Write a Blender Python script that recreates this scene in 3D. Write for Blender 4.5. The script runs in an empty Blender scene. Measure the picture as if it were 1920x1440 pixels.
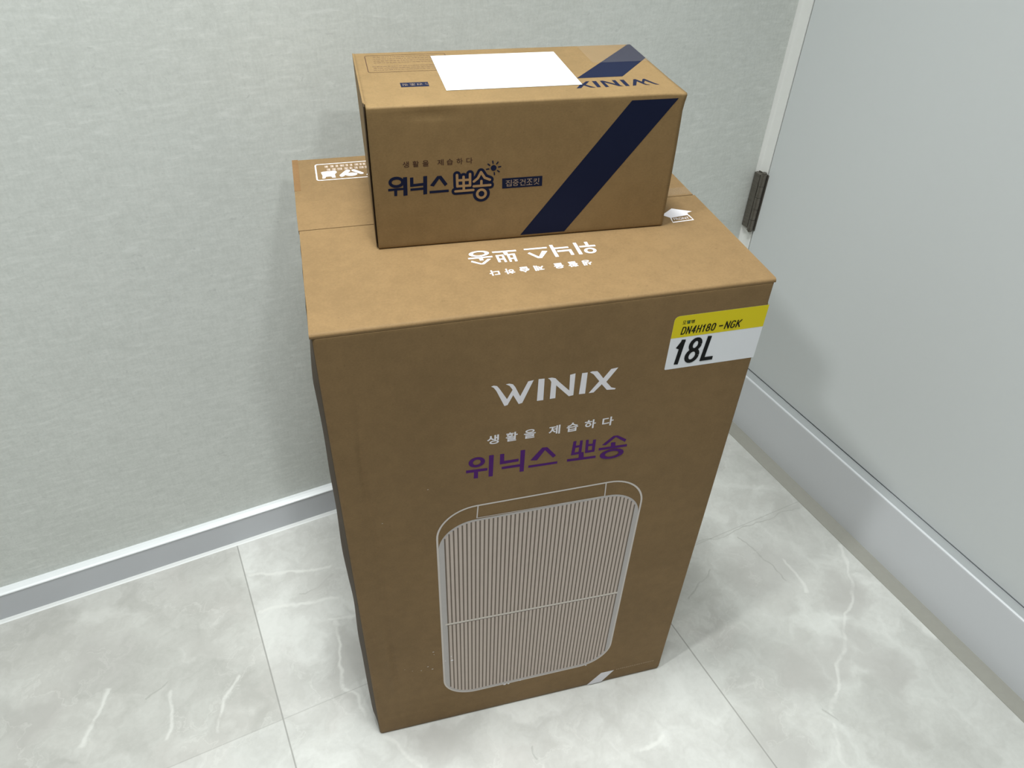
import bpy, bmesh, math, random
from mathutils import Vector, Matrix, noise

scene = bpy.context.scene
C = scene.collection
random.seed(7)

# ------------------------------------------------------------------ camera
cd = bpy.data.cameras.new('camera')
cam = bpy.data.objects.new('camera', cd)
C.objects.link(cam)
cam.location = (-1.0424, -0.9847, 1.1236)
cam.rotation_euler = (math.radians(50.0791), math.radians(-1.8245), math.radians(-26.3945))
cd.sensor_fit = 'HORIZONTAL'
cd.sensor_width = 36.0
cd.lens = 1398.277 / 1920 * 36.0
cd.clip_start = 0.01
scene.camera = cam

# ------------------------------------------------------------------ light
world = bpy.data.worlds.new('room_ambient')
scene.world = world
world.use_nodes = True
bg = world.node_tree.nodes['Background']
bg.inputs['Color'].default_value = (0.95, 1.0, 1.0, 1)
bg.inputs['Strength'].default_value = 0.01

def overhead_lamp(name, loc, size, power, color, spread=math.pi):
    l = bpy.data.lights.new(name, 'AREA')
    l.shape = 'DISK'
    l.size = size
    l.energy = power
    l.color = color
    l.spread = spread
    o = bpy.data.objects.new(name, l)
    o.location = loc
    C.objects.link(o)
    return o
LAMP = (0.966, 1.0, 0.985)
overhead_lamp('ceiling_light_side', (-1.86, -0.68, 2.30), 0.13, 19.5, LAMP)
overhead_lamp('ceiling_light_hall', (-0.87, -2.35, 2.30), 0.16, 13.5, LAMP)
overhead_lamp('added_fill_corner', (-0.90, -0.37, 2.38), 0.30, 9.3, LAMP, 1.8)  # added fill over the boxes to brighten carton top and floor
overhead_lamp('added_fill_front', (-0.80, -0.80, 2.38), 0.30, 3.2, LAMP, 1.2)  # added narrow fill to brighten the floor before the carton

scene.view_settings.view_transform = 'Standard'
scene.view_settings.look = 'None'
scene.view_settings.gamma = 1.0
scene.view_settings.use_curve_mapping = False
scene.view_settings.exposure = 0.06

# ------------------------------------------------------------------ printed shapes (millimetres on each face)
WINIX_MM = [[[160.9,652.3],[163.6,653.2],[166.9,652.0],[169.5,648.1],[177.6,632.9],[183.0,644.2],[179.9,649.7],[175.9,652.7],[179.3,652.9],[183.1,651.4],[185.6,647.5],[191.2,634.2],[198.7,652.3],[204.4,653.0],[193.7,624.8],[190.0,624.0],[183.9,637.0],[178.3,624.8],[175.1,624.2],[166.4,645.6],[163.6,650.4]],[[209.4,653.3],[215.7,652.9],[216.0,624.4],[209.2,624.5]],[[219.1,652.7],[223.2,652.8],[227.1,651.3],[231.3,645.9],[243.2,632.2],[242.4,653.0],[248.0,653.9],[248.2,625.0],[243.4,624.4],[228.6,641.7],[228.8,624.6],[222.9,624.6],[223.0,647.1],[221.4,650.5]],[[255.1,652.9],[261.0,652.8],[261.0,624.7],[254.2,625.1]],[[263.4,652.6],[266.0,653.4],[271.4,652.7],[273.8,649.7],[279.0,642.0],[286.3,653.0],[293.9,653.7],[282.9,636.6],[289.5,627.9],[294.7,625.8],[293.8,624.4],[284.8,625.4],[278.3,634.1],[270.3,624.5],[264.9,624.6],[275.0,638.9],[267.6,649.3]]]
NAME_MM = {"quad":[[[135.0,539.5],[158.5,538.3],[158.5,534.3],[135.0,535.3]],[[143.9,536.7],[148.2,536.4],[148.1,524.7],[143.3,525.2]],[[160.1,556.9],[165.3,556.6],[164.6,523.9],[159.9,524.2]],[[172.2,556.0],[176.8,555.8],[176.7,540.4],[172.2,540.4]],[[172.5,544.8],[193.1,544.5],[193.2,540.4],[172.2,540.4]],[[194.9,556.8],[200.0,556.5],[199.6,523.3],[194.9,523.6]],[[174.3,536.1],[199.6,535.6],[199.7,531.7],[174.5,532.4]],[[219.2,555.6],[224.8,555.1],[214.0,537.1],[206.6,538.8]],[[219.2,555.6],[224.8,555.1],[235.7,540.0],[232.5,537.3]],[[204.7,531.1],[238.0,530.1],[238.0,526.7],[204.6,527.6]],[[249.3,530.8],[283.2,528.9],[283.4,525.3],[249.5,526.9]],[[262.6,538.3],[268.1,537.9],[268.8,529.0],[262.8,529.5]],[[254.5,557.0],[258.0,557.3],[257.1,536.0],[253.3,536.0]],[[262.2,556.7],[265.3,556.7],[265.2,536.0],[261.8,536.2]],[[269.0,556.3],[272.2,556.2],[273.0,535.9],[269.7,535.8]],[[277.3,554.8],[280.8,554.7],[280.9,535.9],[277.5,535.8]],[[254.1,550.3],[265.2,549.8],[265.2,546.7],[253.9,547.0]],[[253.7,539.8],[265.1,539.5],[265.2,536.0],[253.3,536.0]],[[269.3,549.4],[280.4,548.7],[280.4,545.6],[269.4,546.3]],[[269.8,539.6],[280.8,538.9],[280.9,535.9],[269.7,535.8]],[[301.1,555.8],[306.1,555.4],[293.5,543.1],[288.9,544.1]],[[301.1,555.8],[306.1,555.4],[317.5,547.0],[316.2,543.3]],[[285.6,540.0],[319.4,539.1],[319.4,535.6],[285.7,536.4]],[[299.5,545.7],[304.8,545.4],[305.1,538.4],[299.8,538.5]]],"ring":[[[137.8,551.8],[155.7,548.0],[147.0,557.2],[146.2,542.3]],[[288.1,530.8],[316.7,526.2],[302.1,535.3],[301.8,520.2]]]}
SNAME_MM = {"quad":[[[16.2,64.6],[31.4,64.8],[31.4,62.6],[16.1,62.1]],[[21.8,63.4],[24.9,63.4],[24.4,56.8],[21.6,56.8]],[[31.1,75.4],[35.0,75.5],[34.4,56.7],[30.4,56.4]],[[37.7,74.6],[40.9,74.7],[40.6,65.4],[37.4,65.3]],[[37.5,67.8],[50.9,68.5],[50.8,65.7],[37.4,65.1]],[[50.4,75.1],[54.2,75.3],[53.5,56.7],[49.7,56.3]],[[37.5,63.5],[53.7,63.9],[53.6,61.4],[37.4,61.0]],[[64.0,74.4],[67.9,74.5],[60.2,64.0],[56.6,65.1]],[[64.0,74.4],[67.9,74.5],[73.8,65.7],[71.1,63.5]],[[55.9,59.6],[74.8,59.8],[74.9,57.2],[55.9,57.0]]],"ring":[[[17.0,71.5],[32.0,70.8],[24.8,76.5],[24.0,65.2]]]}
VEINS_MM = [[[-56.0,-480.2],[-98.0,-550.6],[-129.8,-577.8],[-158.2,-595.5],[-195.1,-629.4],[-219.2,-650.7],[-270.3,-688.4],[-311.3,-719.3]],[[-325.7,-733.7],[-352.2,-774.3],[-349.5,-791.8]],[[-1128.7,-264.8],[-1144.9,-286.2],[-1163.7,-325.5],[-1172.4,-344.5]],[[-1223.3,-245.1],[-1232.7,-289.0],[-1243.0,-323.8]],[[-1311.1,-199.5],[-1325.8,-228.2],[-1355.2,-276.9]],[[-969.8,-230.4],[-928.9,-236.0]],[[-963.4,-236.8],[-974.8,-303.4],[-983.8,-357.1],[-969.7,-375.3],[-966.6,-408.6]],[[-1069.5,-79.3],[-943.8,-121.8]],[[-1074.5,-156.1],[-945.7,-192.1]],[[-178.1,-461.3],[-180.3,-505.8],[-187.4,-533.7]]]
DARK_MM = [[[-130.0,-572.9],55],[[-235.8,-658.8],50],[[-177.3,-643.3],40],[[-1314.1,-142.7],70],[[-309.7,-644.4],60],[[-174.4,-698.3],60],[[-956.3,-307.0],60],[[-221.7,-467.1],90],[[-430.2,-728.4],60],[[-886.1,-501.4],40],[[-1416.9,-203.8],50]]
DVEIN_MM = [[[-999.7,-152.5],[-967.6,-155.5],[-942.8,-142.4]],[[-1264.2,-238.0],[-1229.4,-225.8]],[[-321.2,-709.9],[-310.5,-731.8]],[[-390.3,-450.6],[-316.4,-416.3]],[[-309.7,-359.3],[-258.5,-366.5],[-57.9,-374.7]],[[-221.2,-383.8],[-202.1,-501.8]]]
VEINS_MM += [[[-951.0, -454.7], [-940.6, -479.6], [-929.7, -501.8], [-921.6, -517.4]], [[-611.0, -641.8], [-584.8, -638.6], [-575.7, -636.8]]]
DVEIN_MM += [[[-761.3, -561.2], [-758.5, -578.0]]]

# ------------------------------------------------------------------ node helpers
def new_mat(name):
    m = bpy.data.materials.new(name)
    m.use_nodes = True
    return m, m.node_tree, m.node_tree.nodes['Principled BSDF']

def N(nt, kind, **kw):
    n = nt.nodes.new(kind)
    for k, v in kw.items():
        if k.startswith('i_'):
            n.inputs[k[2:]].default_value = v
        else:
            setattr(n, k, v)
    return n

def math_node(nt, op, a, b=None, clamp=False):
    n = nt.nodes.new('ShaderNodeMath'); n.operation = op; n.use_clamp = clamp
    for i, x in enumerate((a, b)):
        if x is None: continue
        if isinstance(x, (int, float)): n.inputs[i].default_value = x
        else: nt.links.new(x, n.inputs[i])
    return n.outputs[0]

def vmath(nt, op, a, b=None, out=0):
    n = nt.nodes.new('ShaderNodeVectorMath'); n.operation = op
    for i, x in enumerate((a, b)):
        if x is None: continue
        if isinstance(x, (tuple, Vector)): n.inputs[i].default_value = x
        else: nt.links.new(x, n.inputs[i])
    return n.outputs[out]

def remap(nt, x, a, b, c, d):
    n = nt.nodes.new('ShaderNodeMapRange')
    n.interpolation_type = 'SMOOTHSTEP'
    nt.links.new(x, n.inputs['Value'])
    for k, v in zip(('From Min', 'From Max', 'To Min', 'To Max'), (a, b, c, d)):
        n.inputs[k].default_value = v
    return n.outputs['Result']

def mix(nt, fac, a, b, blend='MIX'):
    n = nt.nodes.new('ShaderNodeMix'); n.data_type = 'RGBA'; n.blend_type = blend
    for sock, x in ((n.inputs[0], fac), (n.inputs[6], a), (n.inputs[7], b)):
        if isinstance(x, (int, float)): sock.default_value = x
        elif isinstance(x, tuple): sock.default_value = (*x, 1) if len(x) == 3 else x
        else: nt.links.new(x, sock)
    return n.outputs[2]

def obj_coord(nt):
    return nt.nodes.new('ShaderNodeTexCoord').outputs['Object']

def noise_tex(nt, vec, scale, detail=4, rough=0.55, dist=0.0):
    n = N(nt, 'ShaderNodeTexNoise')
    n.inputs['Scale'].default_value = scale
    n.inputs['Detail'].default_value = detail
    n.inputs['Roughness'].default_value = rough
    n.inputs['Distortion'].default_value = dist
    nt.links.new(vec, n.inputs['Vector'])
    return n.outputs['Fac']

def scaled(nt, vec, s):
    return vmath(nt, 'MULTIPLY', vec, s)

def bump(nt, bsdf, h, strength, distance):
    b = N(nt, 'ShaderNodeBump')
    b.inputs['Strength'].default_value = strength
    b.inputs['Distance'].default_value = distance
    nt.links.new(h, b.inputs['Height'])
    nt.links.new(b.outputs['Normal'], bsdf.inputs['Normal'])

def plain(name, col, rough=0.6, spec=0.5, var=0.0):
    m, nt, b = new_mat(name)
    if var:
        v = noise_tex(nt, obj_coord(nt), 90, 4)
        c = mix(nt, v, tuple(x * (1 - var) for x in col), tuple(min(1, x * (1 + var)) for x in col))
        nt.links.new(c, b.inputs['Base Color'])
    else:
        b.inputs['Base Color'].default_value = (*col, 1)
    b.inputs['Roughness'].default_value = rough
    b.inputs['Specular IOR Level'].default_value = spec
    return m

# ------------------------------------------------------------------ materials
def kraft(name, col):
    m, nt, b = new_mat(name)
    oc = obj_coord(nt)
    big = noise_tex(nt, oc, 7, 3)
    fib = noise_tex(nt, scaled(nt, oc, (1.0, 1.0, 1.6)), 420, 3, 0.7)
    mid = noise_tex(nt, oc, 60, 4, 0.65)
    v = math_node(nt, 'ADD', math_node(nt, 'MULTIPLY', big, 0.35), math_node(nt, 'ADD', math_node(nt, 'MULTIPLY', fib, 0.35), math_node(nt, 'MULTIPLY', mid, 0.3)))
    v = remap(nt, v, 0.35, 0.65, 0, 1)
    c = mix(nt, v, tuple(x * 0.88 for x in col), tuple(x * 1.1 for x in col))
    spk = noise_tex(nt, oc, 260, 2, 0.5)
    s = remap(nt, spk, 0.70, 0.78, 0, 0.35)
    c = mix(nt, s, c, tuple(x * 0.45 for x in col))
    nt.links.new(c, b.inputs['Base Color'])
    b.inputs['Roughness'].default_value = 0.62
    b.inputs['Specular IOR Level'].default_value = 0.12
    bump(nt, b, math_node(nt, 'ADD', fib, mid), 0.12, 0.0006)
    return m
KRAFT = kraft('kraft_cardboard', (0.220, 0.141, 0.066))
KRAFT_S = kraft('kraft_cardboard_small', (0.232, 0.152, 0.069))
GAP_SHADE = kraft('gap_shade_brown', (0.045, 0.030, 0.018))  # dark brown that stands for shade inside the end gap
SIDE = kraft('dark_brown_side', (0.085, 0.062, 0.042))  # left panel gets a darker brown than the other panels

WHITE_INK = plain('white_ink', (0.80, 0.78, 0.82), 0.55, 0.25, 0.03)
PURPLE = plain('purple_ink', (0.075, 0.012, 0.145), 0.6, 0.12, 0.1)
NAVY = plain('navy_ink', (0.006, 0.010, 0.034), 0.6, 0.14, 0.05)
BROWN_INK = plain('dark_brown_ink', (0.065, 0.032, 0.022), 0.6, 0.12, 0.1)
LINE_INK = plain('pale_line_ink', (0.64, 0.59, 0.55), 0.6, 0.2, 0.04)
RIB_INK = plain('beige_rib_ink', (0.565, 0.480, 0.425), 0.6, 0.2, 0.06)
GAP_INK = plain('grey_gap_ink', (0.175, 0.138, 0.110), 0.6, 0.15, 0.06)
SHADE_INK = plain('grey_edge_ink', (0.50, 0.472, 0.460), 0.6, 0.2, 0.05)
YELLOW = plain('yellow_sticker', (0.72, 0.60, 0.012), 0.5, 0.2)
PAPER = plain('white_paper', (0.80, 0.82, 0.86), 0.5, 0.3)
LABEL = plain('label_paper', (0.66, 0.69, 0.70), 0.5, 0.3)
BLACK = plain('black_ink', (0.004, 0.005, 0.005), 0.5, 0.15)
GREEN = plain('green_ink', (0.02, 0.09, 0.03), 0.5, 0.4)

m, nt, b = new_mat('clear_tape')
b.inputs['Base Color'].default_value = (0.72, 0.66, 0.58, 1)
b.inputs['Alpha'].default_value = 0.06
b.inputs['Roughness'].default_value = 0.18
TAPE = m

m, nt, b = new_mat('wallpaper')
oc = obj_coord(nt)
a1 = noise_tex(nt, scaled(nt, oc, (38, 1, 150)), 1.0, 5, 0.62, 0.5)
a2 = noise_tex(nt, scaled(nt, oc, (170, 1, 42)), 1.0, 5, 0.62, 0.5)
a3 = noise_tex(nt, oc, 5, 4, 0.6)
a4 = noise_tex(nt, oc, 300, 3, 0.65)
h = math_node(nt, 'ADD', math_node(nt, 'MULTIPLY', a1, 0.4), math_node(nt, 'ADD', math_node(nt, 'MULTIPLY', a2, 0.3), math_node(nt, 'MULTIPLY', a4, 0.3)))
hv = remap(nt, math_node(nt, 'ADD', math_node(nt, 'MULTIPLY', h, 0.85), math_node(nt, 'MULTIPLY', a3, 0.15)), 0.36, 0.64, 0, 1)
c = mix(nt, hv, (0.640, 0.665, 0.630), (0.765, 0.790, 0.755))
c = mix(nt, remap(nt, a1, 0.58, 0.70, 0, 0.5), c, (0.81, 0.83, 0.80))
c = mix(nt, remap(nt, a2, 0.58, 0.70, 0, 0.35), c, (0.56, 0.58, 0.55))
a5 = noise_tex(nt, scaled(nt, oc, (90, 1, 130)), 1.0, 3, 0.6, 0.8)
c = mix(nt, remap(nt, a5, 0.64, 0.72, 0, 0.4), c, (0.53, 0.55, 0.525))
nt.links.new(c, b.inputs['Base Color'])
b.inputs['Roughness'].default_value = 0.75
b.inputs['Specular IOR Level'].default_value = 0.25
bump(nt, b, h, 0.22, 0.0012)
WALL = m

m, nt, b = new_mat('marble_floor_tile')
oc = obj_coord(nt)
warp = N(nt, 'ShaderNodeTexNoise'); warp.inputs['Scale'].default_value = 22; warp.inputs['Detail'].default_value = 5
nt.links.new(oc, warp.inputs['Vector'])
w = vmath(nt, 'SUBTRACT', warp.outputs['Color'], (0.5, 0.5, 0.5))
wp = vmath(nt, 'ADD', oc, scaled(nt, w, (0.030, 0.030, 0)))
wp2 = vmath(nt, 'ADD', oc, scaled(nt, w, (0.09, 0.09, 0)))
flat = vmath(nt, 'MULTIPLY', wp, (1, 1, 0))
flat2 = vmath(nt, 'MULTIPLY', wp2, (1, 1, 0))
def seg_dist(nt, p, a, bb):
    a = Vector((a[0], a[1], 0)) / 1000; bb = Vector((bb[0], bb[1], 0)) / 1000
    ba = bb - a
    pa = vmath(nt, 'SUBTRACT', p, a)
    dt = vmath(nt, 'DOT_PRODUCT', pa, ba, out='Value')
    hh = math_node(nt, 'DIVIDE', dt, max(ba.dot(ba), 1e-9), True)
    s = nt.nodes.new('ShaderNodeVectorMath'); s.operation = 'SCALE'
    s.inputs[0].default_value = ba
    nt.links.new(hh, s.inputs['Scale'])
    return vmath(nt, 'DISTANCE', pa, s.outputs[0], out='Value')
def lines_dist(nt, p, polys):
    d = None
    for q in polys:
        for i in range(len(q) - 1):
            e = seg_dist(nt, p, q[i], q[i + 1])
            d = e if d is None else math_node(nt, 'MINIMUM', d, e)
    return d
n1 = noise_tex(nt, flat2, 5.5, 6, 0.60, 0.35)
n2 = noise_tex(nt, flat2, 21, 6, 0.62, 0.3)
n3 = noise_tex(nt, oc, 130, 3, 0.6)
base = math_node(nt, 'ADD', math_node(nt, 'MULTIPLY', n1, 0.55), math_node(nt, 'ADD', math_node(nt, 'MULTIPLY', n2, 0.35), math_node(nt, 'MULTIPLY', n3, 0.10)))
c = mix(nt, remap(nt, base, 0.36, 0.64, 0, 1), (0.490, 0.487, 0.462), (0.645, 0.649, 0.622))
vor = N(nt, 'ShaderNodeTexVoronoi'); vor.feature = 'SMOOTH_F1'; vor.inputs['Scale'].default_value = 10; vor.inputs['Smoothness'].default_value = 0.25
nt.links.new(flat2, vor.inputs['Vector'])
vsep = N(nt, 'ShaderNodeSeparateColor'); nt.links.new(vor.outputs['Color'], vsep.inputs[0])
c = mix(nt, 1.0, c, mix(nt, vsep.outputs[0], (0.90, 0.90, 0.895), (1.05, 1.05, 1.05)), 'MULTIPLY')
# tile tones differ; the left one is darkened further against strong light there
sx0 = N(nt, 'ShaderNodeSeparateXYZ'); nt.links.new(oc, sx0.inputs[0])
c = mix(nt, math_node(nt, 'GREATER_THAN', sx0.outputs['X'], -0.4485), c, mix(nt, 1.0, c, (0.985, 0.99, 0.985), 'MULTIPLY'))
c = mix(nt, math_node(nt, 'MULTIPLY', math_node(nt, 'LESS_THAN', sx0.outputs['X'], -1.0805), math_node(nt, 'GREATER_THAN', sx0.outputs['Y'], -0.363)), c, mix(nt, 1.0, c, (0.875, 0.87, 0.86), 'MULTIPLY'))
pink = noise_tex(nt, flat2, 3.1, 3, 0.5)
c = mix(nt, remap(nt, pink, 0.52, 0.68, 0, 0.5), c, (0.515, 0.488, 0.462))
dk = None
for (cx, cy), r in DARK_MM:
    e = math_node(nt, 'DIVIDE', vmath(nt, 'DISTANCE', flat2, Vector((cx / 1000, cy / 1000, 0)), out='Value'), r / 1000)
    dk = e if dk is None else math_node(nt, 'MINIMUM', dk, e)
c = mix(nt, remap(nt, dk, 0.35, 1.1, 0.6, 0), c, (0.414, 0.405, 0.383))  # grey stone patches, some with the carton's shade painted in
d = lines_dist(nt, flat, VEINS_MM)
breakup = remap(nt, n2, 0.30, 0.55, 0.25, 1.0)
c = mix(nt, math_node(nt, 'MULTIPLY', remap(nt, d, 0.0005, 0.0048, 0.5, 0), breakup), c, (0.73, 0.73, 0.695))
d = lines_dist(nt, flat, DVEIN_MM)
c = mix(nt, math_node(nt, 'MULTIPLY', remap(nt, d, 0.0004, 0.0022, 0.45, 0), breakup), c, (0.29, 0.286, 0.264))
# random natural fine veins
wv = N(nt, 'ShaderNodeTexNoise'); wv.inputs['Scale'].default_value = 7; wv.inputs['Detail'].default_value = 5; wv.inputs['Roughness'].default_value = 0.6
nt.links.new(flat2, wv.inputs['Vector'])
rid = math_node(nt, 'ABSOLUTE', math_node(nt, 'SUBTRACT', wv.outputs['Fac'], 0.5))
msk = remap(nt, pink, 0.46, 0.56, 0, 1)
c = mix(nt, math_node(nt, 'MULTIPLY', remap(nt, rid, 0.0, 0.014, 0.22, 0), msk), c, (0.704, 0.704, 0.669))
# joints between the tiles: 632 mm pitch both ways
sx = N(nt, 'ShaderNodeSeparateXYZ'); nt.links.new(oc, sx.inputs[0])
def joint(nt, val, origin, pitch, half):
    f = math_node(nt, 'FRACT', math_node(nt, 'DIVIDE', math_node(nt, 'SUBTRACT', val, origin - pitch * 20), pitch))
    dd = math_node(nt, 'MULTIPLY', math_node(nt, 'MINIMUM', f, math_node(nt, 'SUBTRACT', 1.0, f)), pitch)
    return remap(nt, dd, half * 0.6, half * 1.5, 1, 0)
jx = joint(nt, sx.outputs['X'], -0.4485, 0.632, 0.0010)
jy = joint(nt, sx.outputs['Y'], -0.3630, 0.632, 0.0008)
c = mix(nt, math_node(nt, 'MAXIMUM', math_node(nt, 'MULTIPLY', jx, 0.75), math_node(nt, 'MULTIPLY', jy, 0.35)), c, (0.264, 0.26, 0.242))
nt.links.new(c, b.inputs['Base Color'])
b.inputs['Roughness'].default_value = 0.42
b.inputs['Specular IOR Level'].default_value = 0.4
bump(nt, b, math_node(nt, 'SUBTRACT', 1.0, jx), 0.3, 0.0006)
FLOOR = m

DOOR = plain('painted_door', (0.650, 0.680, 0.685), 0.45, 0.45, 0.01)
TRIM = plain('white_trim', (0.66, 0.68, 0.71), 0.40, 0.5, 0.01)
SKIRT = plain('baseboard_film', (0.60, 0.62, 0.655), 0.40, 0.5, 0.01)
SKIRT_LIT_TOP = plain('baseboard_lit_top', (0.70, 0.725, 0.735), 0.35, 0.5)  # lighter copy of the baseboard colour, light on the top painted in
CAULK = plain('white_sealant', (0.72, 0.735, 0.725), 0.45, 0.5)
JAMB = plain('jamb_paint', (0.83, 0.84, 0.815), 0.5, 0.4, 0.02)
DARKGAP = plain('dark_gap', (0.05, 0.055, 0.06), 0.8, 0.2)
STONE = plain('grey_stone_strip', (0.315, 0.31, 0.275), 0.55, 0.3, 0.06)

m, nt, b = new_mat('brushed_steel')
v = noise_tex(nt, scaled(nt, obj_coord(nt), (1, 1, 6)), 70, 4, 0.7)
nt.links.new(mix(nt, v, (0.10, 0.09, 0.075), (0.26, 0.24, 0.21)), b.inputs['Base Color'])
b.inputs['Metallic'].default_value = 0.75
b.inputs['Roughness'].default_value = 0.42
STEEL = m

# ------------------------------------------------------------------ mesh helpers
def link(name, me, mat, parent=None, smooth=False):
    o = bpy.data.objects.new(name, me)
    C.objects.link(o)
    for mm in (mat if isinstance(mat, (list, tuple)) else [mat]):
        me.materials.append(mm)
    if parent: o.parent = parent
    if smooth:
        for p in me.polygons: p.use_smooth = True
    return o

def from_bm(name, bm, mat, parent=None, smooth=False):
    bmesh.ops.recalc_face_normals(bm, faces=bm.faces)
    me = bpy.data.meshes.new(name)
    bm.to_mesh(me); bm.free()
    return link(name, me, mat, parent, smooth)

def box_bm(x0, x1, y0, y1, z0, z1, bev=0.0, seg=3, bm=None):
    bm2 = bmesh.new()
    bmesh.ops.create_cube(bm2, size=1)
    for v in bm2.verts:
        v.co = Vector((x0 + (v.co.x + .5) * (x1 - x0), y0 + (v.co.y + .5) * (y1 - y0), z0 + (v.co.z + .5) * (z1 - z0)))
    if bev:
        bmesh.ops.bevel(bm2, geom=bm2.edges[:], offset=bev, segments=seg, affect='EDGES', profile=0.5)
    if bm is None: return bm2
    me = bpy.data.meshes.new('t'); bm2.to_mesh(me); bm2.free(); bm.from_mesh(me); bpy.data.meshes.remove(me)
    return bm

def profile_bm(pts, axis, a, b, steps=1, wob=None):
    """extrude a closed 2D outline along axis from a to b"""
    bm = bmesh.new()
    rows = []
    for i in range(steps + 1):
        t = a + (b - a) * i / steps
        r = []
        for p in pts:
            co = (t, p[0], p[1]) if axis == 'x' else (p[0], t, p[1]) if axis == 'y' else (p[0], p[1], t)
            co = Vector(co)
            if wob: co = wob(co)
            r.append(bm.verts.new(co))
        rows.append(r)
    n = len(pts)
    for i in range(steps):
        for k in range(n):
            bm.faces.new((rows[i][k], rows[i][(k + 1) % n], rows[i + 1][(k + 1) % n], rows[i + 1][k]))
    bm.faces.new(rows[0]); bm.faces.new(rows[-1])
    return bm

def cyl_bm(x, y, z0, z1, r, seg=24, bm=None):
    bm = bm or bmesh.new()
    mtx = Matrix.Translation((x, y, (z0 + z1) / 2))
    bmesh.ops.create_cone(bm, cap_ends=True, segments=seg, radius1=r, radius2=r, depth=z1 - z0, matrix=mtx)
    return bm

def struct(o, label=None):
    o['kind'] = 'structure'
    if label: o['label'] = label
    return o

# ------------------------------------------------------------------ room shell
JY = 0.0133
struct(from_bm('floor', box_bm(-3.2, 0.12, -3.4, 0.12, -0.06, 0.0), FLOOR), 'pale grey veined stone tile floor')
struct(from_bm('wall_left', box_bm(-3.2, 0.12, JY, 0.12, -0.06, 2.42), WALL), 'pale grey wall with woven texture paper behind the boxes')
bm = box_bm(0.045, 0.12, -3.4, JY, 0.0, 2.42)
box_bm(0.0, 0.045, -3.4, -0.98, 0.0, 2.42, bm=bm)
box_bm(0.0, 0.045, -0.98, JY, 2.08, 2.42, bm=bm)
struct(from_bm('wall_right', bm, plain('wall_right_paint', (0.68, 0.70, 0.68), 0.7, 0.3)), 'plain wall holding the white door')

# left baseboard: grey-white face, rounded top coloured lighter for the light it catches, bead of sealant at the floor
sk = struct(from_bm('baseboard_left', profile_bm([(0.0005, 0.0), (0.0005, 0.0598), (JY, 0.0598), (JY, 0.0)], 'x', -3.2, -0.0195), SKIRT), 'low pale grey baseboard with rounded top coloured as lit under the papered wall')
arc = [(JY, 0.0655), (JY, 0.0595), (0.0, 0.0590), (-0.0004, 0.0600), (0.0004, 0.0612), (0.0030, 0.0626), (0.0080, 0.0645)]
from_bm('top_cap', profile_bm(arc, 'x', -3.2, -0.0195), SKIRT_LIT_TOP, sk)
from_bm('sealant_bead', profile_bm([(0.001, 0.0), (0.001, 0.0048), (-0.0012, 0.0030), (-0.0030, 0.0014), (-0.0050, 0.0002), (-0.0050, 0.0)], 'x', -3.2, -0.0195, 60,
        lambda p: p + Vector((0, 0.0006 * noise.noise(p * 14), 0))), CAULK, sk)

# door frame: thin jamb beside the papered wall, deep plinth under the leaf, stone strip on the floor
jam = [(0.046, JY), (0.046, -0.0120), (0.0012, -0.0120), (0.0002, -0.0112), (0.0, -0.0100), (0.0, 0.0060), (-0.0012, 0.0095), (-0.0040, 0.0120), (-0.0062, JY)]
struct(from_bm('trim_1', profile_bm(jam, 'z', 0.131, 2.08), JAMB), 'narrow white door jamb in the room corner')
pl = [(0.045, 0.0), (0.045, 0.1300), (-0.0160, 0.1310), (-0.0178, 0.1307), (-0.0190, 0.1298), (-0.0195, 0.1280), (-0.0195, 0.0)]
struct(from_bm('trim_2', profile_bm(pl, 'y', -0.98, JY), TRIM), 'white plinth below the door with a bright rounded top edge')
from_bm('ledge', box_bm(-0.0158, 0.0005, -0.98, 0.0, 0.1300, 0.1314), plain('shaded_ledge_grey', (0.40, 0.42, 0.425), 0.5, 0.4), bpy.data.objects['trim_2'])  # grey sheet over the plinth top, its dimness put into the colour
st = [(-0.0190, 0.0), (-0.0190, 0.0012), (-0.0505, 0.0010), (-0.0512, 0.0)]
struct(from_bm('trim_3', profile_bm(st, 'y', -0.98, -0.0005), STONE), 'grey stone strip on the floor along the door plinth')

door = bpy.data.objects.new('door_1', None); C.objects.link(door)
door.location = (0, -0.0145, 0.1345)
struct(door, 'plain smooth white door at the right')
from_bm('door_leaf', box_bm(0.0, 0.042, -0.90, 0.0, 0.0, 1.93, 0.0012, 2), DOOR, door)
hinge = from_bm('hinge', box_bm(-0.0012, 0.0008, -0.0035, 0.0255, 0.288, 0.404, 0.0004, 1), STEEL, door)
hinge['label'] = 'dull steel hinge between jamb and door'
bm = bmesh.new()
zs = [0.287, 0.311, 0.334, 0.358, 0.381, 0.405]
for i in range(5):
    cyl_bm(-0.0052, 0.0050, zs[i] + 0.0003, zs[i + 1] - 0.0003, 0.0060 if i % 2 == 0 else 0.0057, bm=bm)
kn = from_bm('knuckle', bm, STEEL, hinge)
bm = cyl_bm(-0.0052, 0.0050, 0.2845, 0.4075, 0.0040)
from_bm('pin', bm, STEEL, hinge)
from_bm('leaf_plate', box_bm(-0.0094, -0.0012, 0.0104, 0.0262, 0.290, 0.402, 0.0010, 2), STEEL, hinge)

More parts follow.
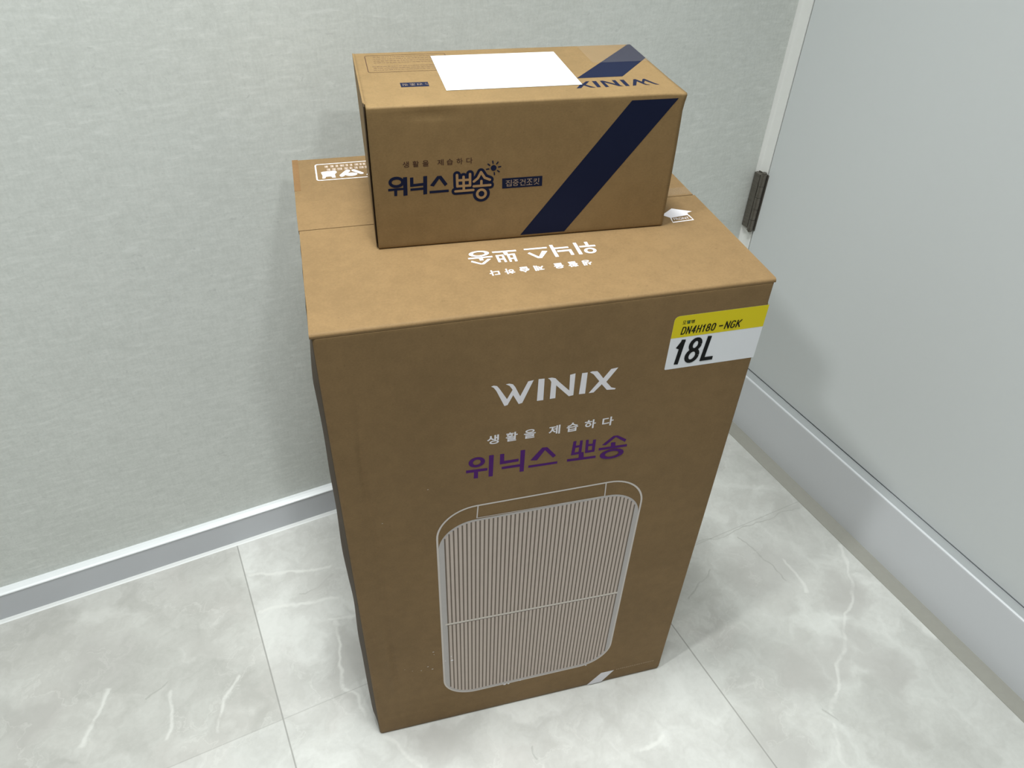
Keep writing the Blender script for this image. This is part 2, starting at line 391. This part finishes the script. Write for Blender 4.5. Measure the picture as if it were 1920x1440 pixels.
# ------------------------------------------------------------------ printing helpers
def quad_stroke(a, b, w):
    a = Vector(a); b = Vector(b); d = (b - a); d.normalize(); n = Vector((-d.y, d.x)) * w / 2
    return [tuple(a + n), tuple(b + n), tuple(b - n), tuple(a - n)]
def path_stroke(pts, w, closed=False):
    """mitred ribbon along a path, as quads"""
    P = [Vector(p) for p in pts]; n = len(P); L = []; R = []
    for i in range(n):
        p0 = P[i - 1] if (i > 0 or closed) else P[i]; p1 = P[(i + 1) % n] if (i < n - 1 or closed) else P[i]
        d = p1 - p0; d.normalize(); nn = Vector((-d.y, d.x)) * w / 2
        L.append(P[i] + nn); R.append(P[i] - nn)
    return [[tuple(L[i]), tuple(L[(i + 1) % n]), tuple(R[(i + 1) % n]), tuple(R[i])] for i in range(n if closed else n - 1)]
def disc(c, r, n=24, ry=None):
    ry = ry or r
    return [(c[0] + r * math.cos(2 * math.pi * k / n), c[1] + ry * math.sin(2 * math.pi * k / n)) for k in range(n)]
def ring(c, rx, ry, wx, wy, n=40):
    o = disc(c, rx, n, ry); i = disc(c, rx - wx, n, ry - wy)
    return [[o[k], o[(k + 1) % n], i[(k + 1) % n], i[k]] for k in range(n)]
def rounded(x0, x1, y0, y1, r, n=10):
    pts = []
    for cx, cy, a0 in ((x1 - r, y1 - r, 0), (x0 + r, y1 - r, 90), (x0 + r, y0 + r, 180), (x1 - r, y0 + r, 270)):
        for k in range(n + 1):
            a = math.radians(a0 + 90 * k / n)
            pts.append((cx + r * math.cos(a), cy + r * math.sin(a)))
    return pts
def capsule(a, b, w, n=8):
    a = Vector(a); b = Vector(b); d = b - a
    ang = math.atan2(d.y, d.x)
    pts = []
    for c, s in ((b, -90), (a, 90)):
        for k in range(n + 1):
            t = ang + math.radians(s + 180 * k / n)
            pts.append((c.x + w / 2 * math.cos(t), c.y + w / 2 * math.sin(t)))
    return pts
def four_ring(pts, wx, wy):
    """ring from its left, right, top and bottom points"""
    (l, r, t, bo) = pts
    c = ((l[0] + r[0]) / 2, (t[1] + bo[1]) / 2)
    return ring(c, abs(r[0] - l[0]) / 2, abs(t[1] - bo[1]) / 2, wx, wy)

class Face:
    def __init__(self, parent, kind, H=0.0, lift=0.00012):
        self.parent = parent; self.kind = kind; self.H = H; self.lift = lift
    def at(self, p, lift):
        u, v = p[0] / 1000, p[1] / 1000
        return Vector((u, -lift, v)) if self.kind == 'front' else Vector((u, v, self.H + lift))
    def put(self, name, polys, mat, layer=1, parent=None, step=0.0):
        """polys: list of outlines; a solid ink film of a tenth of a millimetre"""
        bm = bmesh.new()
        lf = self.lift * layer
        for i, q in enumerate(polys):
            area = sum(q[k - 1][0] * q[k][1] - q[k][0] * q[k - 1][1] for k in range(len(q)))
            if abs(area) < 1e-4: continue
            if area < 0: q = q[::-1]
            bm.faces.new([bm.verts.new(self.at(p, lf + step * i)) for p in q]).smooth = False
        bm.normal_update()
        bmesh.ops.triangulate(bm, faces=[f for f in bm.faces if len(f.verts) > 4], ngon_method='EAR_CLIP')
        me = bpy.data.meshes.new(name); bm.to_mesh(me); bm.free()
        return link(name, me, mat, parent or self.parent)

_cache = {}
def text_polys(s, weight=0.0, shear=0.0):
    """outlines of a word in unit boxes: triangles/quads normalised to its own bounding box"""
    key = (s, weight, shear)
    if key in _cache: return _cache[key]
    cu = bpy.data.curves.new('word', 'FONT'); cu.body = s; cu.offset = weight; cu.shear = shear
    cu.resolution_u = 5
    o = bpy.data.objects.new('word', cu); C.objects.link(o)
    dg = bpy.context.evaluated_depsgraph_get(); dg.update()
    me = bpy.data.meshes.new_from_object(o.evaluated_get(dg))
    xs = [v.co.x for v in me.vertices]; ys = [v.co.y for v in me.vertices]
    x0, x1, y0, y1 = min(xs), max(xs), min(ys), max(ys)
    out = [[((me.vertices[i].co.x - x0) / (x1 - x0), (me.vertices[i].co.y - y0) / (y1 - y0)) for i in p.vertices] for p in me.polygons]
    bpy.data.objects.remove(o); bpy.data.curves.remove(cu); bpy.data.meshes.remove(me)
    _cache[key] = out
    return out
def word(s, x0, x1, y0, y1, weight=0.0, shear=0.0):
    return [[(x0 + a * (x1 - x0), y0 + b * (y1 - y0)) for a, b in q] for q in text_polys(s, weight, shear)]
def turned(polys, sx, sy, s, tx, ty):
    """scale about (sx, sy), turn half round and move to (tx, ty)"""
    return [[(tx - (p[0] - sx) * s, ty - (p[1] - sy) * s) for p in q] for q in polys]

def arcpts(cx, cy, rx, ry, a0, a1, n=12):
    return [(cx + rx * math.cos(math.radians(a0 + (a1 - a0) * k / n)), cy + ry * math.sin(math.radians(a0 + (a1 - a0) * k / n))) for k in range(n + 1)]
GROT = {  # centre lines in a unit box
    'D': [[(0, 0), (0, 1)], [(0, 1), (.45, 1)] + arcpts(.45, .7, .55, .3, 90, 0, 6) + arcpts(.45, .3, .55, .3, 0, -90, 6) + [(0, 0)]],
    'N': [[(0, 0), (0, 1)], [(0, 1), (1, 0)], [(1, 0), (1, 1)]],
    '4': [[(.72, 0), (.72, 1)], [(.72, 1), (0, .28)], [(0, .28), (1, .28)]],
    'H': [[(0, 0), (0, 1)], [(1, 0), (1, 1)], [(0, .5), (1, .5)]],
    '1': [[(.62, 0), (.62, 1)], [(.60, .97), (.10, .74)]],
    '8': [arcpts(.5, .76, .43, .24, 0, 360, 20), arcpts(.5, .26, .5, .26, 0, 360, 20)],
    '0': [arcpts(.5, .7, .5, .3, 0, 180, 10) + arcpts(.5, .3, .5, .3, 180, 360, 10) + [(1, .7)]],
    'G': [arcpts(.5, .7, .5, .3, 20, 180, 10) + arcpts(.5, .3, .5, .3, 180, 350, 10) + [(1, .45), (.55, .45)]],
    'K': [[(0, 0), (0, 1)], [(0, .38), (.95, 1)], [(.30, .56), (1, 0)]],
    'L': [[(0, 1), (0, 0)], [(0, 0), (1, 0)]]}
def grotesque(ch, x0, x1, y0, y1, w, slant=0.14):
    hw = w / 2; out = []
    def tr(p):
        y = y0 + hw + p[1] * (y1 - y0 - w)
        return (x0 + hw + p[0] * (x1 - x0 - w) + slant * (y - y0), y)
    for ln in GROT[ch]:
        q = [tr(p) for p in ln]
        ext = []
        if len(q) == 2:
            a = Vector(q[0]); b = Vector(q[1]); dd = (b - a).normalized() * hw * 0.9
            q = [tuple(a - dd), tuple(b + dd)]
        out += path_stroke(q, w)
    return out

SLOGAN = '생활을제습하다'
def slogan(xs, yc, size, weight):
    out = []
    for ch, x in zip(SLOGAN, xs):
        out += word(ch, x - size / 2, x + size / 2, yc - size / 2, yc + size / 2, weight)
    return out
NAME = [list(map(tuple, q)) for q in NAME_MM['quad']]
for q in NAME_MM['ring']: NAME += four_ring(q, 4.6 if q[0][0] < 200 else 6.0, 3.4 if q[0][0] < 200 else 3.2)
LOGO = [list(map(tuple, q)) for q in WINIX_MM]

def tag(o, label, cat):
    o['label'] = label; o['category'] = cat
    return o

# ------------------------------------------------------------------ large carton
W, D, H = 0.4500, 0.3716, 0.7392
T = 0.0045
carton = bpy.data.objects.new('large_carton', None); C.objects.link(carton)
carton.location = (-0.9565, -0.4490, 0.0); carton.rotation_euler = (0, 0, -0.20484)
tag(carton, 'large upright brown cardboard carton on the floor with purple lettering and grille picture', 'box')

def smooth01(t): 
    t = max(0, min(1, t)); return t * t * (3 - 2 * t)
HB = H - T
def carton_disp(p):
    x, y, z = p
    t = z / HB
    edge = smooth01(t / 0.06) * smooth01((1 - t) / 0.10)
    out = Vector(p)
    # left side panel bulges; the crushed corner makes the bulge uneven
    if x < 0.0045:
        s = y / D
        prof = smooth01(s / 0.07) * (1 - smooth01((s - 0.10) / 0.40))
        wv = 0.8 + 0.35 * noise.noise(Vector((3.1, y * 9, z * 11)))
        out.x -= 0.0072 * prof * edge * wv
    # creases down the front beside the left corner
    if y < 0.0045 and x < 0.06:
        cl = 0.027 + 0.008 * (1 - t) + 0.006 * noise.noise(Vector((0.5, 1.7, z * 7)))
        dd = (x - cl) / 0.0028
        amp = 0.0024 * edge * max(0.0, 0.55 + 0.9 * noise.noise(Vector((7.7, 0.2, z * 6))))
        out.y += amp * math.exp(-dd * dd)
        d2 = (x - cl + 0.007) / 0.004
        out.y -= 0.5 * amp * math.exp(-d2 * d2)
    # the bottom edge is a little soft
    if z < 0.012:
        k = (1 - z / 0.012)
        if y < 0.0045: out.y += 0.0022 * k * k
    return out
def loop_pts():
    r = 0.0040; pts = []
    def lin(a, b, n):
        for k in range(n): pts.append((a[0] + (b[0] - a[0]) * k / n, a[1] + (b[1] - a[1]) * k / n))
    def arc(cx, cy, a0, n=5):
        for k in range(n): 
            a = math.radians(a0 + 90 * k / n); pts.append((cx + r * math.cos(a), cy + r * math.sin(a)))
    # front edge, dense beside the left corner
    lin((r, 0), (0.07, 0), 46); lin((0.07, 0), (W - r, 0), 20); arc(W - r, r, -90)
    lin((W, r), (W, D - r), 12); arc(W - r, D - r, 0)
    lin((W - r, D), (r, D), 12); arc(r, D - r, 90)
    lin((0, D - r), (0, r), 48); arc(r, r, 180)
    return pts
LP = loop_pts()
zs = [0, 0.002, 0.004, 0.007, 0.011] + [0.016 + (HB - 0.020) * k / 120 for k in range(121)] + [HB - 0.0012, HB]
verts = []; faces = []; mid = []
for i, z in enumerate(zs):
    ins = 0.0002 if i == len(zs) - 1 else 0.0
    for (x, y) in LP:
        p = carton_disp((x, y, z))
        if ins: p = Vector((p.x + ins * (1 if x < W / 2 else -1), p.y + ins * (1 if y < D / 2 else -1), p.z))
        verts.append(p)
n = len(LP)
for i in range(len(zs) - 1):
    for k in range(n):
        faces.append((i * n + k, i * n + (k + 1) % n, (i + 1) * n + (k + 1) % n, (i + 1) * n + k))
        a, b2 = LP[k], LP[(k + 1) % n]
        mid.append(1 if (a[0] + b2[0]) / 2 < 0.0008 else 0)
faces.append(tuple(range(n - 1, -1, -1))); mid.append(0)
faces.append(tuple(range((len(zs) - 1) * n, len(zs) * n))); mid.append(0)
me = bpy.data.meshes.new('carton_body'); me.from_pydata([tuple(v) for v in verts], [], faces)
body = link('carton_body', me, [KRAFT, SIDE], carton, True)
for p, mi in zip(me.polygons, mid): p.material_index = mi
me.polygons[-1].use_smooth = False; me.polygons[-2].use_smooth = False

SEAM = 0.1885
def flap_profile(front):
    r = 0.0030; pts = []
    y_in = SEAM - 0.0006 if front else SEAM + 0.0006
    sgn = 1
    if front:
        pts = [(y_in, HB + 0.0002), (0.0, HB + 0.0002)]
        for k in range(8):
            a = math.radians(180 - 90 * k / 7); pts.append((r + r * math.cos(a), H - r + r * math.sin(a)))
        for k in range(1, 10): pts.append((r + (y_in - r) * k / 9, H))
    else:
        pts = [(y_in, HB + 0.0002)]
        for k in range(0, 10): pts.append((y_in + (D - r - y_in) * k / 9, H))
        for k in range(1, 8):
            a = math.radians(90 - 90 * k / 7); pts.append((D - r + r * math.cos(a), H - r + r * math.sin(a)))
        pts.append((D, HB + 0.0002))
    return pts
def flap_wob(p):
    q = Vector(p)
    if p.x < 0.02: q.x += 0.0012 * noise.noise(Vector((5, p.y * 60, 1)))
    return q
ff = from_bm('top_flap', profile_bm(flap_profile(True), 'x', -0.0014, W, 50, flap_wob), KRAFT, carton)
fr = from_bm('top_flap', profile_bm(flap_profile(False), 'x', -0.0022, W - 0.0015, 50, flap_wob), KRAFT, carton)

FR = Face(carton, 'front'); TP = Face(carton, 'top', H)
FR.put('logo_lettering', LOGO, WHITE_INK)
FR.put('slogan_lettering', slogan([164, 184.2, 204, 231.2, 251.3, 271.4, 291.6], 579.4, 12.8, 0.022), WHITE_INK)
FR.put('name_lettering', NAME, PURPLE, step=4e-6)['label'] = 'purple lettering across the carton front'

# grille picture of the machine
pic = FR.put('machine_picture', path_stroke([(99.3 + 0.4 * 0, 118)] and rounded(100.2, 352.6, 67.5, 480.0, 47, 14), 2.3, True), LINE_INK, 2)
pic['label'] = 'pale printed picture of a ribbed grille'
inner = [(103.8, 112), (103.8, 425)]
gin = rounded(101.2, 351.6, 68.4, 456.5, 45, 14)
FR.put('grille_shade', [gin], SHADE_INK, 1, pic)
def inner_span(x, x0, x1, y0, y1, r):
    lo, hi = y0, y1
    for cx in (x0 + r, x1 - r):
        if (cx < (x0 + x1) / 2 and x < cx) or (cx > (x0 + x1) / 2 and x > cx):
            dy = math.sqrt(max(0, r * r - (x - cx) ** 2)); lo = y0 + r - dy; hi = y1 - r + dy
    return lo, hi
gaps, ribs = [], []
X0, X1 = 109.0, 344.5; NR = 45
pitch = (X1 - X0) / NR
for k in range(NR + 1):
    xg = X0 + k * pitch
    lo, hi = inner_span(xg, 103.2, 349.5, 69.5, 456.5, 43)
    gaps.append([(xg - 0.9, lo + 4.0), (xg + 0.9, lo + 4.0), (xg + 0.9, hi - 3.2), (xg - 0.9, hi - 3.2)])
for k in range(NR):
    xa, xb = X0 + k * pitch + 0.9, X0 + (k + 1) * pitch - 0.9
    lo, hi = inner_span((xa + xb) / 2, 103.2, 349.5, 69.5, 456.5, 43)
    ribs.append([(xa, lo + 3.0), (xb, lo + 3.0), (xb, hi - 3.0), (xa, hi - 3.0)])
FR.put('grille_gaps', gaps, GAP_INK, 2, pic)
FR.put('grille_ribs', ribs, RIB_INK, 2, pic)
FR.put('grille_bar', [[(105.5, 254.3), (346, 245.0), (346, 248.8), (105.5, 258.1)]], plain('bar_ink', (0.68, 0.63, 0.57), 0.6, 0.2), 4, pic)
FR.put('grille_bar_shadow', [[(107, 252.9), (345, 243.8), (345, 245.0), (107, 254.3)]], GAP_INK, 3, pic)
FR.put('handle_outline', path_stroke([(148.3, 479.5), (147.0, 458.5)], 1.4) + path_stroke([(301.6, 479.5), (302.4, 457)], 1.4) + path_stroke([(147.0, 458.8), (302.4, 456.6)], 1.0), LINE_INK, 3, pic)
FR.put('picture_flakes', [disc((x, y), r, 9, r * 0.8) for x, y, r in ((112.3, 166, 1.9), (111.4, 176, 1.0), (190, 66.0, 2.2), (196, 65.5, 1.6), (214, 67.5, 1.5), (318, 66.6, 1.4), (103, 168, 0.8))], WHITE_INK, 3, pic)['kind'] = 'stuff'
FR.put('paper_scuffs', [disc((x, y), r, 7, r * 0.6) for x, y, r in ((87.2, 196.9, 1.3), (69, 156.2, 0.9), (78.5, 162.7, 1.2), (84.5, 154, 1.4), (57, 160, 0.7), (47, 168, 0.6), (88, 190, 0.7), (41, 478, 0.7), (93, 520, 0.7))], LINE_INK, 1)['kind'] = 'stuff'
FR.put('corner_mark', [[(325.5, 3.2), (347.2, 31.5), (368.6, 31.0), (350.0, 3.2)]], WHITE_INK)
tiny = []
random.seed(3)
x = 372.0
while x < 434:
    w_ = random.uniform(1.2, 3.4)
    tiny.append([(x, 30.2 + random.uniform(0, .6)), (x + w_, 30.2), (x + w_, 32.0 + random.uniform(0, .8)), (x, 32.2)])
    x += w_ + random.uniform(0.4, 1.4)
FR.put('fine_print', tiny, plain('faded_ink', (0.36, 0.26, 0.16), 0.6, 0.4))

# capacity sticker at the upper right edge
sx0, sx1, sy0, sy1 = 346.6, 450.2, 641.0, 708.6
r_ = 5.0
outline = [(sx1, sy1), (sx0 + r_, sy1)] + [(sx0 + r_ - r_ * math.sin(math.radians(a)), sy1 - r_ + r_ * math.cos(math.radians(a))) for a in (30, 60, 90)] + [(sx0, sy0 + 1), (sx0 + 1, sy0), (sx1, sy0)]
stk = FR.put('sticker', [outline], PAPER, 1)
stk['label'] = 'white and yellow sticker at the upper right edge'
FR.put('yellow_band', [[(sx1, sy1), (sx0 + r_, sy1)] + [(sx0 + r_ - r_ * math.sin(math.radians(a)), sy1 - r_ + r_ * math.cos(math.radians(a))) for a in (30, 60, 90)] + [(sx0, 681.6), (sx1, 681.6)]], YELLOW, 2, stk)
code = []
x = 356.2
for ch in 'DN4H180':
    cw = 4.7 if ch != '1' else 3.6
    code += grotesque(ch, x, x + cw, 685.1, 694.6, 1.25); x += cw + 0.95
code.append([(398.0, 689.2), (402.6, 689.2), (402.8, 690.6), (398.2, 690.6)])
x = 404.3
for ch in 'NGK':
    code += grotesque(ch, x, x + 5.3, 685.1, 694.6, 1.25); x += 6.4
FR.put('code_lettering', code, BLACK, 3, stk, step=2e-6)
FR.put('small_lettering', word('모', 356.2, 359.8, 698.0, 702.2, 0.01) + word('명', 365.4, 369.2, 698.0, 702.2, 0.02), BLACK, 3, stk)
FR.put('small_lettering', word('델', 360.6, 364.6, 698.0, 702.2, 0.03), GREEN, 3, stk)
big = grotesque('1', 352.4, 363.0, 646.4, 678.6, 4.7, 0.10) + grotesque('8', 365.8, 382.0, 646.2, 678.9, 4.6, 0.10) + grotesque('L', 385.2, 400.0, 646.5, 678.8, 4.7, 0.10)
FR.put('capacity_lettering', big, BLACK, 3, stk, step=2e-6)
# the sticker folds round the corner on to the side
bm = box_bm(W, W + 0.0002, 0.002, 0.018, sy0 / 1000, 0.6816)
from_bm('folded_white', bm, PAPER, stk)
from_bm('folded_yellow', box_bm(W, W + 0.0002, 0.002, 0.018, 0.6816, sy1 / 1000), YELLOW, stk)

# printing on the top, read from behind
TP.put('name_lettering', turned(NAME, 135.0, 520.4, 0.731, 294.4, 110.4), WHITE_INK, step=4e-6)
TP.put('slogan_lettering', turned(slogan([164, 184.2, 204, 231.2, 251.3, 271.4, 291.6], 0, 13.2, 0.026), 164, 0, 0.75, 274.9, 66.9), WHITE_INK)
arrow = [[(391.0, 147.5), (408.5, 160.6), (413.5, 157.6), (428.5, 149.6), (421.6, 147.2), (421.0, 142.4), (398.2, 139.4)]]
TP.put('front_arrow', arrow + path_stroke([(398.4, 140.2), (396.2, 129.4), (421.6, 130.8), (420.6, 142.0)], 1.8), WHITE_INK)
TP.put('arrow_lettering', word('FRONT', 400.2, 418.6, 133.6, 138.4, 0.004), WHITE_INK)
# handling pictogram on the rear flap: frame, caption, glass and hands
fx0, fx1, fy0, fy1 = 24.2, 92.0, 307.2, 352.2
frame = path_stroke(rounded(fx0, fx1, fy0, fy1, 3.2, 5), 1.7, True)
cap = []
x = 36.0
random.seed(11)
for row, (y0_, y1_) in enumerate(((341.6, 347.2), (332.2, 338.2))):
    x = 35.0 if row == 0 else 37.0
    while x < 88:
        w_ = random.uniform(3.5, 6.5)
        for k in range(3):
            yy = y0_ + (y1_ - y0_) * k / 2.6
            cap.append([(x, yy), (x + w_ - 0.8, yy), (x + w_ - 0.8, yy + 1.2), (x, yy + 1.2)])
        xm = x + random.uniform(0.8, w_ - 2)
        cap.append([(xm, y0_), (xm + 1.1, y0_), (xm + 1.1, y1_), (xm, y1_)])
        x += w_ + random.uniform(0.2, 2.0)
glass = [[(29.6, 329.0), (32.0, 330.5), (46.6, 331.2), (48.4, 327.0), (45.4, 321.0), (45.8, 312.0), (42.0, 312.0), (40.8, 316.0), (34.8, 316.0), (33.6, 311.8), (30.4, 311.8), (31.0, 320.0)]]
hands = [capsule((53.6, 316.5), (61.0, 328.0), 6.2), capsule((52.6, 316.8), (53.2, 314.6), 4.0), capsule((68.0, 328.4), (76.6, 318.6), 5.0), disc((64.6, 317.6), 7.0, 22, 4.6), capsule((83.5, 313.5), (86.0, 318.5), 3.0)]
pg = TP.put('handling_pictogram', frame, WHITE_INK)
TP.put('caption_marks', cap, plain('pale_pink_ink', (0.58, 0.47, 0.40), 0.6, 0.4), 1, pg, step=1e-6)
TP.put('icons', glass + hands, WHITE_INK, 1, pg, step=4e-6)
# sealing tape over the right end of the seam, old strip at the left edge
TP.put('sealing_tape', [[(412, 191.5), (449, 191.5), (449, 209.5), (412, 209.5)]], TAPE, 2)
bm = box_bm(-0.0026, 0.0045, 0.284, 0.3705, H - 0.003, H + 0.0002)
from_bm('edge_strip', bm, kraft('edge_strip_board', (0.22, 0.125, 0.055)), carton)

# ------------------------------------------------------------------ small box
w, d, h = 0.3080, 0.1606, 0.1430
small = bpy.data.objects.new('small_box', None); C.objects.link(small)
small.location = (-0.8581, -0.3330, H + 0.0003); small.rotation_euler = (0, 0, -0.23618)
tag(small, 'small oblong brown cardboard box with navy diagonal stripe lying on the large carton', 'box')
def small_wob(p):
    q = Vector(p)
    # the left end leans in a little towards the bottom
    if p.x < 0.02: q.x += 0.0055 * (p.y / d) * (1 - p.z / h)
    # crushed upper right front corner
    k = smooth01((p.x - (w - 0.022)) / 0.022) * smooth01((p.z - (h - 0.016)) / 0.016) * smooth01((0.03 - p.y) / 0.03)
    q.x += 0.0024 * k; q.z -= 0.0010 * k
    if p.x > w - 0.001: q.x += 0.0016 * math.sin(math.pi * p.z / h) * 0.5
    # slight dent under the top front edge
    e = math.exp(-((p.x - 0.060) / 0.022) ** 2 - ((p.z - (h - 0.009)) / 0.0035) ** 2)
    if p.y < 0.003: q.y += 0.0009 * e
    return q
# body: rounded cross-section run along the length, with a slot at the left front edge
def cross(r=0.0022):
    pts = []
    def seg(a, b, n):
        for k in range(n): pts.append((a[0] + (b[0] - a[0]) * k / n, a[1] + (b[1] - a[1]) * k / n))
    def arc(cy, cz, a0):
        for k in range(5):
            a = math.radians(a0 + 90 * k / 5); pts.append((cy + r * math.cos(a), cz + r * math.sin(a)))
    seg((0, h - r), (0, r), 36); arc(r, r, 180)
    seg((r, 0), (d - r, 0), 4); arc(d - r, r, 270)
    seg((d, r), (d, h - r), 4); arc(d - r, h - r, 0)
    seg((d - r, h), (r, h), 16); arc(r, h - r, 90)
    return pts
bm = profile_bm(cross(), 'x', 0.0021, w, 90, small_wob)
sb = from_bm('box_body', bm, KRAFT_S, small, True)
for p in sb.data.polygons:
    if len(p.vertices) > 4: p.use_smooth = False
# end panel closing the left end, standing a couple of millimetres off the front panel
def end_piece(name, x0, x1, y0, y1, mat):
    bm = box_bm(x0, x1, y0, y1, 0.0012, h - 0.0002)
    for v in bm.verts: v.co = small_wob(v.co)
    o = from_bm(name, bm, mat, small)
end_piece('end_flap', 0.0002, 0.0012, 0.0122, d - 0.0004, KRAFT_S)
end_piece('gap_shade_strip', 0.0004, 0.0012, 0.0030, 0.0120, GAP_SHADE)  # strip painted dark as the shade between front panel and end flap
end_piece('end_liner', 0.0012, 0.0021, 0.0095, d - 0.0008, KRAFT_S)

SF = Face(small, 'front'); ST = Face(small, 'top', h)
SF.put('diagonal_stripe', [[(254.0, 137.8), (302.0, 137.8), (197.0, 3.3), (149.0, 3.3)]], NAVY)['label'] = 'navy diagonal stripe on the front'
SF.put('slogan_lettering', slogan([34.5, 43.9, 53.3, 67.5, 76.5, 86.0, 95.6], 87.9, 6.1, 0.014), BROWN_INK)
NM = [list(map(tuple, q)) for q in SNAME_MM['quad']] + four_ring(SNAME_MM['ring'][0] if len(SNAME_MM['ring']) == 1 else SNAME_MM['ring'], 3.0, 2.9)
SF.put('name_lettering', NM, NAVY, step=4e-6)
# rounded two-syllable emblem with a dark halo
ell = []
strokes = [((83.2, 74.2), (83.4, 62.4)), ((89.6, 72.0), (89.6, 62.4)), ((96.0, 74.4), (96.0, 62.4)), ((83.4, 68.6), (96.0, 68.6)), ((83.4, 62.6), (96.0, 62.6)), ((89.7, 62.4), (89.7, 58.0)), ((81.4, 57.4), (99.2, 57.6)),
           ((106.9, 75.6), (103.8, 69.6)), ((103.8, 69.6), (99.8, 66.4)), ((106.9, 75.6), (110.6, 69.6)), ((110.6, 69.6), (115.8, 67.2)), ((107.3, 66.4), (107.3, 61.6)), ((99.6, 61.4), (116.2, 61.6))]
halo = [capsule(a, b2, 7.8) for a, b2 in strokes] + [disc((107.4, 53.0), 8.6, 30)]
SF.put('emblem_halo', halo, NAVY, 1, step=4e-6)
em = [capsule(a, b2, 2.5) for a, b2 in strokes] + ring((107.4, 53.0), 5.6, 5.6, 2.6, 2.6, 30)
SF.put('emblem_lettering', em, plain('emblem_board', (0.34, 0.215, 0.105), 0.6, 0.15, 0.05), 3, step=4e-6)
sun = [disc((119.4, 79.0), 2.9, 22)]
for k in range(8):
    a = math.radians(8 + 45 * k)
    if k == 5: continue
    c0 = (119.4 + 4.4 * math.cos(a), 79.0 + 4.4 * math.sin(a)); c1 = (119.4 + 7.6 * math.cos(a), 79.0 + 7.6 * math.sin(a))
    sun.append(quad_stroke(c0, c1, 1.2))
SF.put('sun_emblem', sun, NAVY, 2)
bd = SF.put('name_badge', [[(128.2, 67.4), (169.3, 67.4), (169.5, 56.7), (128.4, 56.7)]], NAVY)
BADGE_INK = plain('badge_board', (0.27, 0.20, 0.15), 0.6, 0.35)
bt = []
for k, ch in enumerate('집중건조킷'):
    bt += word(ch, 131.8 + 7.1 * k, 138.0 + 7.1 * k, 58.6, 65.4, 0.006)
SF.put('badge_lettering', bt, BADGE_INK, 2, bd)

ST.put('diagonal_stripe', [[(308.0, 158.5), (308.0, 109.0), (262.2, 53.2), (214.0, 53.2), (305.0, 158.5)]], NAVY)
ST.put('logo_lettering', turned(LOGO, 161.0, 624.2, 0.645, 291.0, 43.4), NAVY)
ST.put('notice_frame', path_stroke(rounded(12.2, 96, 95.2, 149.6, 3, 4), 0.7, True), BROWN_INK)
rows = []
random.seed(5)
for y in (143.5, 137.0, 130.5, 124.5, 112.5, 107.0, 101.5):
    x = 17.5 + random.uniform(0, 4)
    while x < 84:
        w_ = random.uniform(1.0, 4.0)
        rows.append([(x, y), (x + w_, y), (x + w_, y + random.uniform(1.0, 1.9)), (x, y + random.uniform(1.0, 1.9))])
        x += w_ + random.uniform(0.5, 1.2)
ST.put('fine_print', rows, plain('faded_brown_ink', (0.16, 0.095, 0.05), 0.6, 0.3), 1)
bd2 = ST.put('name_badge', [[(39.2, 61.6), (66, 61.4), (66, 48.8), (39.2, 49.0)]], NAVY)
bt = []
for k, ch in enumerate('집중건조킷'[::-1]):
    bt += [[(89.5 + 0 - p[0], 110.4 - p[1]) for p in q] for q in word(ch, 43.2 - 0 - 7.1 * (k - 0), 48.6 - 7.1 * k, 52.4, 58.0, 0.004)][:]
bt = [q for q in bt if max(p[0] for p in q) < 66]
ST.put('badge_lettering', bt, BADGE_INK, 2, bd2)
lab = ST.put('address_label', [[(80, 34.0), (80, 141.0), (214, 141.0), (214, 34.0)]], LABEL, 3)
lab['label'] = 'plain white paper label on the small box top'
# clear tape over the right end
ST.put('clear_tape', [[(245, 98), (307.5, 98), (307.5, 158.5), (245, 158.5)]], TAPE, 4)
from_bm('tape_end', box_bm(w + 0.0010, w + 0.0011, 0.098, 0.1585, h - 0.030, h + 0.0006), TAPE, small)
